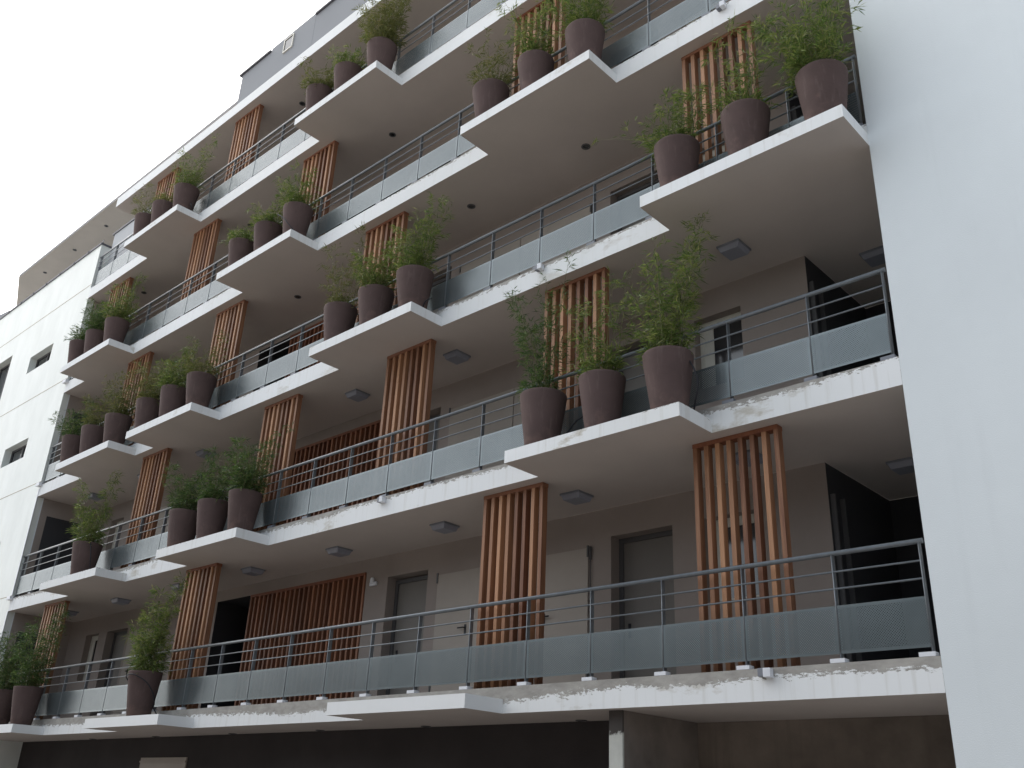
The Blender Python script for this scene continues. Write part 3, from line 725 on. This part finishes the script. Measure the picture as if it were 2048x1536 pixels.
def bamboo(idx, H, spread, dens, low, lx, ly, ns, tone, near):
    ns = int(ns * 1.35)
    rnd = random.Random(100 + idx); rs = np.random.RandomState(500 + idx)
    sb = NB(); V = []; F = []
    def leaf(p, d, ln, wd):
        d = d.normalized(); side = d.cross(Vector((0, 0, 1)))
        if side.length < .1: side = Vector((1, 0, 0))
        side.normalize(); nrm = side.cross(d)
        tw = rnd.uniform(-1.2, 1.2); side = (side * math.cos(tw) + nrm * math.sin(tw)) * (wd / 2)
        b = len(V); droop = Vector((0, 0, -ln * rnd.uniform(.05, .35)))
        m = p + d * ln * .4 + droop * .25
        V.extend([tuple(p), tuple(m + side), tuple(p + d * ln + droop), tuple(m - side)])
        F.append((b, b + 1, b + 2, b + 3))
    def cluster(p, out, n, sc=1.0):
        for _ in range(n):
            d = Vector((out.x + rnd.gauss(0, .55), out.y + rnd.gauss(0, .55), out.z + rnd.gauss(-.15, .5)))
            leaf(p + Vector((rnd.gauss(0, .02), rnd.gauss(0, .02), rnd.gauss(0, .025))), d, rnd.uniform(.08, .145) * sc, rnd.uniform(.010, .016) * sc)
    big = 1.0 if near else 1.12
    for s in range(ns):
        a = 2 * math.pi * (s + rnd.random()) / ns; rr = .20 * math.sqrt(rnd.random())
        base = Vector((rr * math.cos(a), rr * math.sin(a), .71))
        h = (H + .08) * (1.12 if s == 0 else (1.0 if s == 1 else rnd.uniform(.35, .95)))
        thin = rnd.uniform(.55, 1.0)
        out = Vector((math.cos(a) * spread * rnd.uniform(.35, 1.35) + lx * rnd.uniform(.5, 1.5), math.sin(a) * spread * rnd.uniform(.3, 1.0) + ly, 0)) * (h / H)
        if out.y > .12: out.y *= .25          # kept in front of the railing
        kink = Vector((rnd.gauss(0, .03), rnd.gauss(0, .02), 0))
        P_ = lambda t: base + Vector((0, 0, h * (t - .10 * t * t))) + out * (t ** 1.6) + kink * math.sin(t * 5)
        pts = [P_(t / 9) for t in range(10)]
        add_tube(sb, pts, [.0065 * (1 - .75 * t / 9) for t in range(10)], 5, False)
        nn = max(4, int(h / .052))
        for k in range(nn):
            t = (k + .5 + rnd.uniform(-.3, .3)) / nn
            if t < .10: continue
            p = P_(t); tang = (P_(min(1, t + .05)) - P_(t - .05)).normalized()
            nb = 2 if rnd.random() < .55 * dens else 1
            for _ in range(nb):
                if rnd.random() > .97 * min(1.0, dens) * thin * (1.05 - .35 * t): continue
                aa = rnd.random() * 2 * math.pi
                bl = rnd.uniform(.07, .30) * (1 - .5 * t)
                bd = Vector((math.cos(aa), math.sin(aa) * (.45 if math.sin(aa) > 0 else 1), rnd.uniform(-.05, .8))).normalized()
                q = p + bd * bl
                add_tube(sb, [p, p + bd * bl * .5 + Vector((0, 0, .012)), q], [.0022, .0018, .001], 3, False)
                cluster(q, bd, rnd.randint(4, 7 if dens < 1 else 10), big)
                if bl > .10: cluster(p + bd * bl * .5, bd, rnd.randint(3, 6), big)
        # tip
        cluster(P_(1.0), Vector((0, 0, .8)), 4, big * .9)
    # low bushy shoots around the rim
    for _ in range(int(75 * low)):
        a = rnd.random() * 2 * math.pi; r = rnd.uniform(.05, .30) ; hz = rnd.uniform(.0, .32) * (1 - r)
        p = Vector((r * math.cos(a) + lx * .3, r * math.sin(a) * .85, .76 + hz))
        o_ = Vector((math.cos(a) * .9, math.sin(a) * .8 - .1, rnd.uniform(-.2, .6)))
        add_tube(sb, [Vector((r * .5 * math.cos(a), r * .5 * math.sin(a), .71)), p], [.003, .0015], 3, False)
        cluster(p, o_, rnd.randint(4, 7), big * 1.05)
    me = bpy.data.meshes.new('foliage'); me.from_pydata(V, [], F); me.update(); me.materials.append(LEAF[tone])
    return sb, me
p0 = None
TD = {'g': 'green', 'd': 'dark green', 'o': 'olive, thin'}
for i, (L, x, wh_, H, spread, dens, low, lx, ly, ns, tone) in enumerate(PL):
    if wh_[0] == 'right': la = 'left of two on the left ledge, lowest balcony row'
    elif wh_[0] == 'x': la = 'right of two on the left ledge, lowest balcony row'
    elif wh_[0] == 's': la = ('alone on the middle ledge of the lowest balcony row' if L == 0 else 'alone on the leftmost ledge, second balcony row from bottom')
    else: la = '%s of three on %s' % (A3[wh_[1]], TN[(L, wh_[0])])
    loc = (x, -0.335, 3.0 * L + T + .001)
    if p0 is None:
        p0 = make_pot(); p0.location = loc; p0['label'] = 'brown clay pot, ' + la; p0['group'] = 'brown clay pots on the ledges'; pt = p0
    else: pt = dup(p0, loc, 'brown clay pot, ' + la)
    rz = random.Random(i); pt.rotation_euler = (rz.gauss(0, .008), rz.gauss(0, .008), rz.random() * 6.28); s = rz.uniform(.98, 1.03); pt.scale = (s, s, rz.uniform(.98, 1.02))
    hw = 'tall' if H > 1.2 else ('medium' if H > .8 else 'short')
    t = thing('bamboo_plant', '%s %s bamboo, %s' % (hw, TD[tone].split(',')[0], la), 'potted bamboo', loc, 'bamboo plants in the clay pots')
    sb, me = bamboo(i, H, spread, dens, low, lx, ly, ns, tone, L <= 2 and x > -10)
    obj('stems', sb, MAT['stem'], t)
    o = bpy.data.objects.new('foliage', me); col.objects.link(o); o.parent = t

# irrigation hoses looped beside some pots
def hose(pts, lab):
    b = NB()
    P_ = [Vector(p) for p in pts]; out = []
    for i in range(len(P_) - 1):
        a, b_, c, d = P_[max(i - 1, 0)], P_[i], P_[i + 1], P_[min(i + 2, len(P_) - 1)]
        for k in range(6):
            t = k / 6; out.append(.5 * ((2 * b_) + (c - a) * t + (2 * a - 5 * b_ + 4 * c - d) * t * t + (3 * b_ - a - 3 * c + d) * t ** 3))
    out.append(P_[-1]); add_tube(b, out, .011, 6); o = obj('irrigation_hose', b, MAT['black']); tag(o, lab, 'hose', 'black irrigation hoses')
def H3(x, L, pts): return [(x + a, b, 3.0 * L + T + c) for a, b, c in pts]
hose(H3(-14.13, 0, [(-.30, -.52, .66), (-.1, -.66, .70), (.14, -.66, .72), (.33, -.48, .60), (.40, -.35, .42), (.36, -.26, .25), (.22, -.2, .2), (.3, -.1, .02)]), 'black hose draped over the lone pot of the lowest balcony row')
hose(H3(-2.59, 1, [(.26, -.30, .70), (.36, -.34, .52), (.40, -.34, .34), (.34, -.30, .15), (.25, -.22, .02)]), 'black hose beside the rightmost pot, right ledge, second balcony row from bottom')
hose(H3(-4.1, 1, [(-.25, -.2, .02), (-.18, -.2, .22), (0, -.2, .38), (.2, -.2, .42)]), 'black hose arching between leftmost and middle pots, second balcony row from bottom')
hose(H3(-11.46, 3, [(-.12, -.70, .55), (.04, -.66, .42), (.20, -.60, .22), (.30, -.45, .03)]), 'black hose across the rightmost pot, middle ledge, fourth row from bottom')
hose(H3(-16.9, 4, [(.28, -.30, .28), (.38, -.32, .22), (.42, -.30, .1), (.30, -.2, .02)]), 'black hose beside the rightmost pot, left ledge, top row')
hose(H3(-17.97, 1, [(.2, -.4, .78), (.36, -.42, .68), (.44, -.40, .40), (.40, -.34, .15), (.38, -.3, .02)]), 'pale hose hanging beside the lone pot, second balcony row from bottom')
hose(H3(-7.49, 2, [(.20, -.30, .05), (.32, -.34, .16), (.42, -.30, .20)]), 'short black hose beside the rightmost pot, second ledge from right, third row')
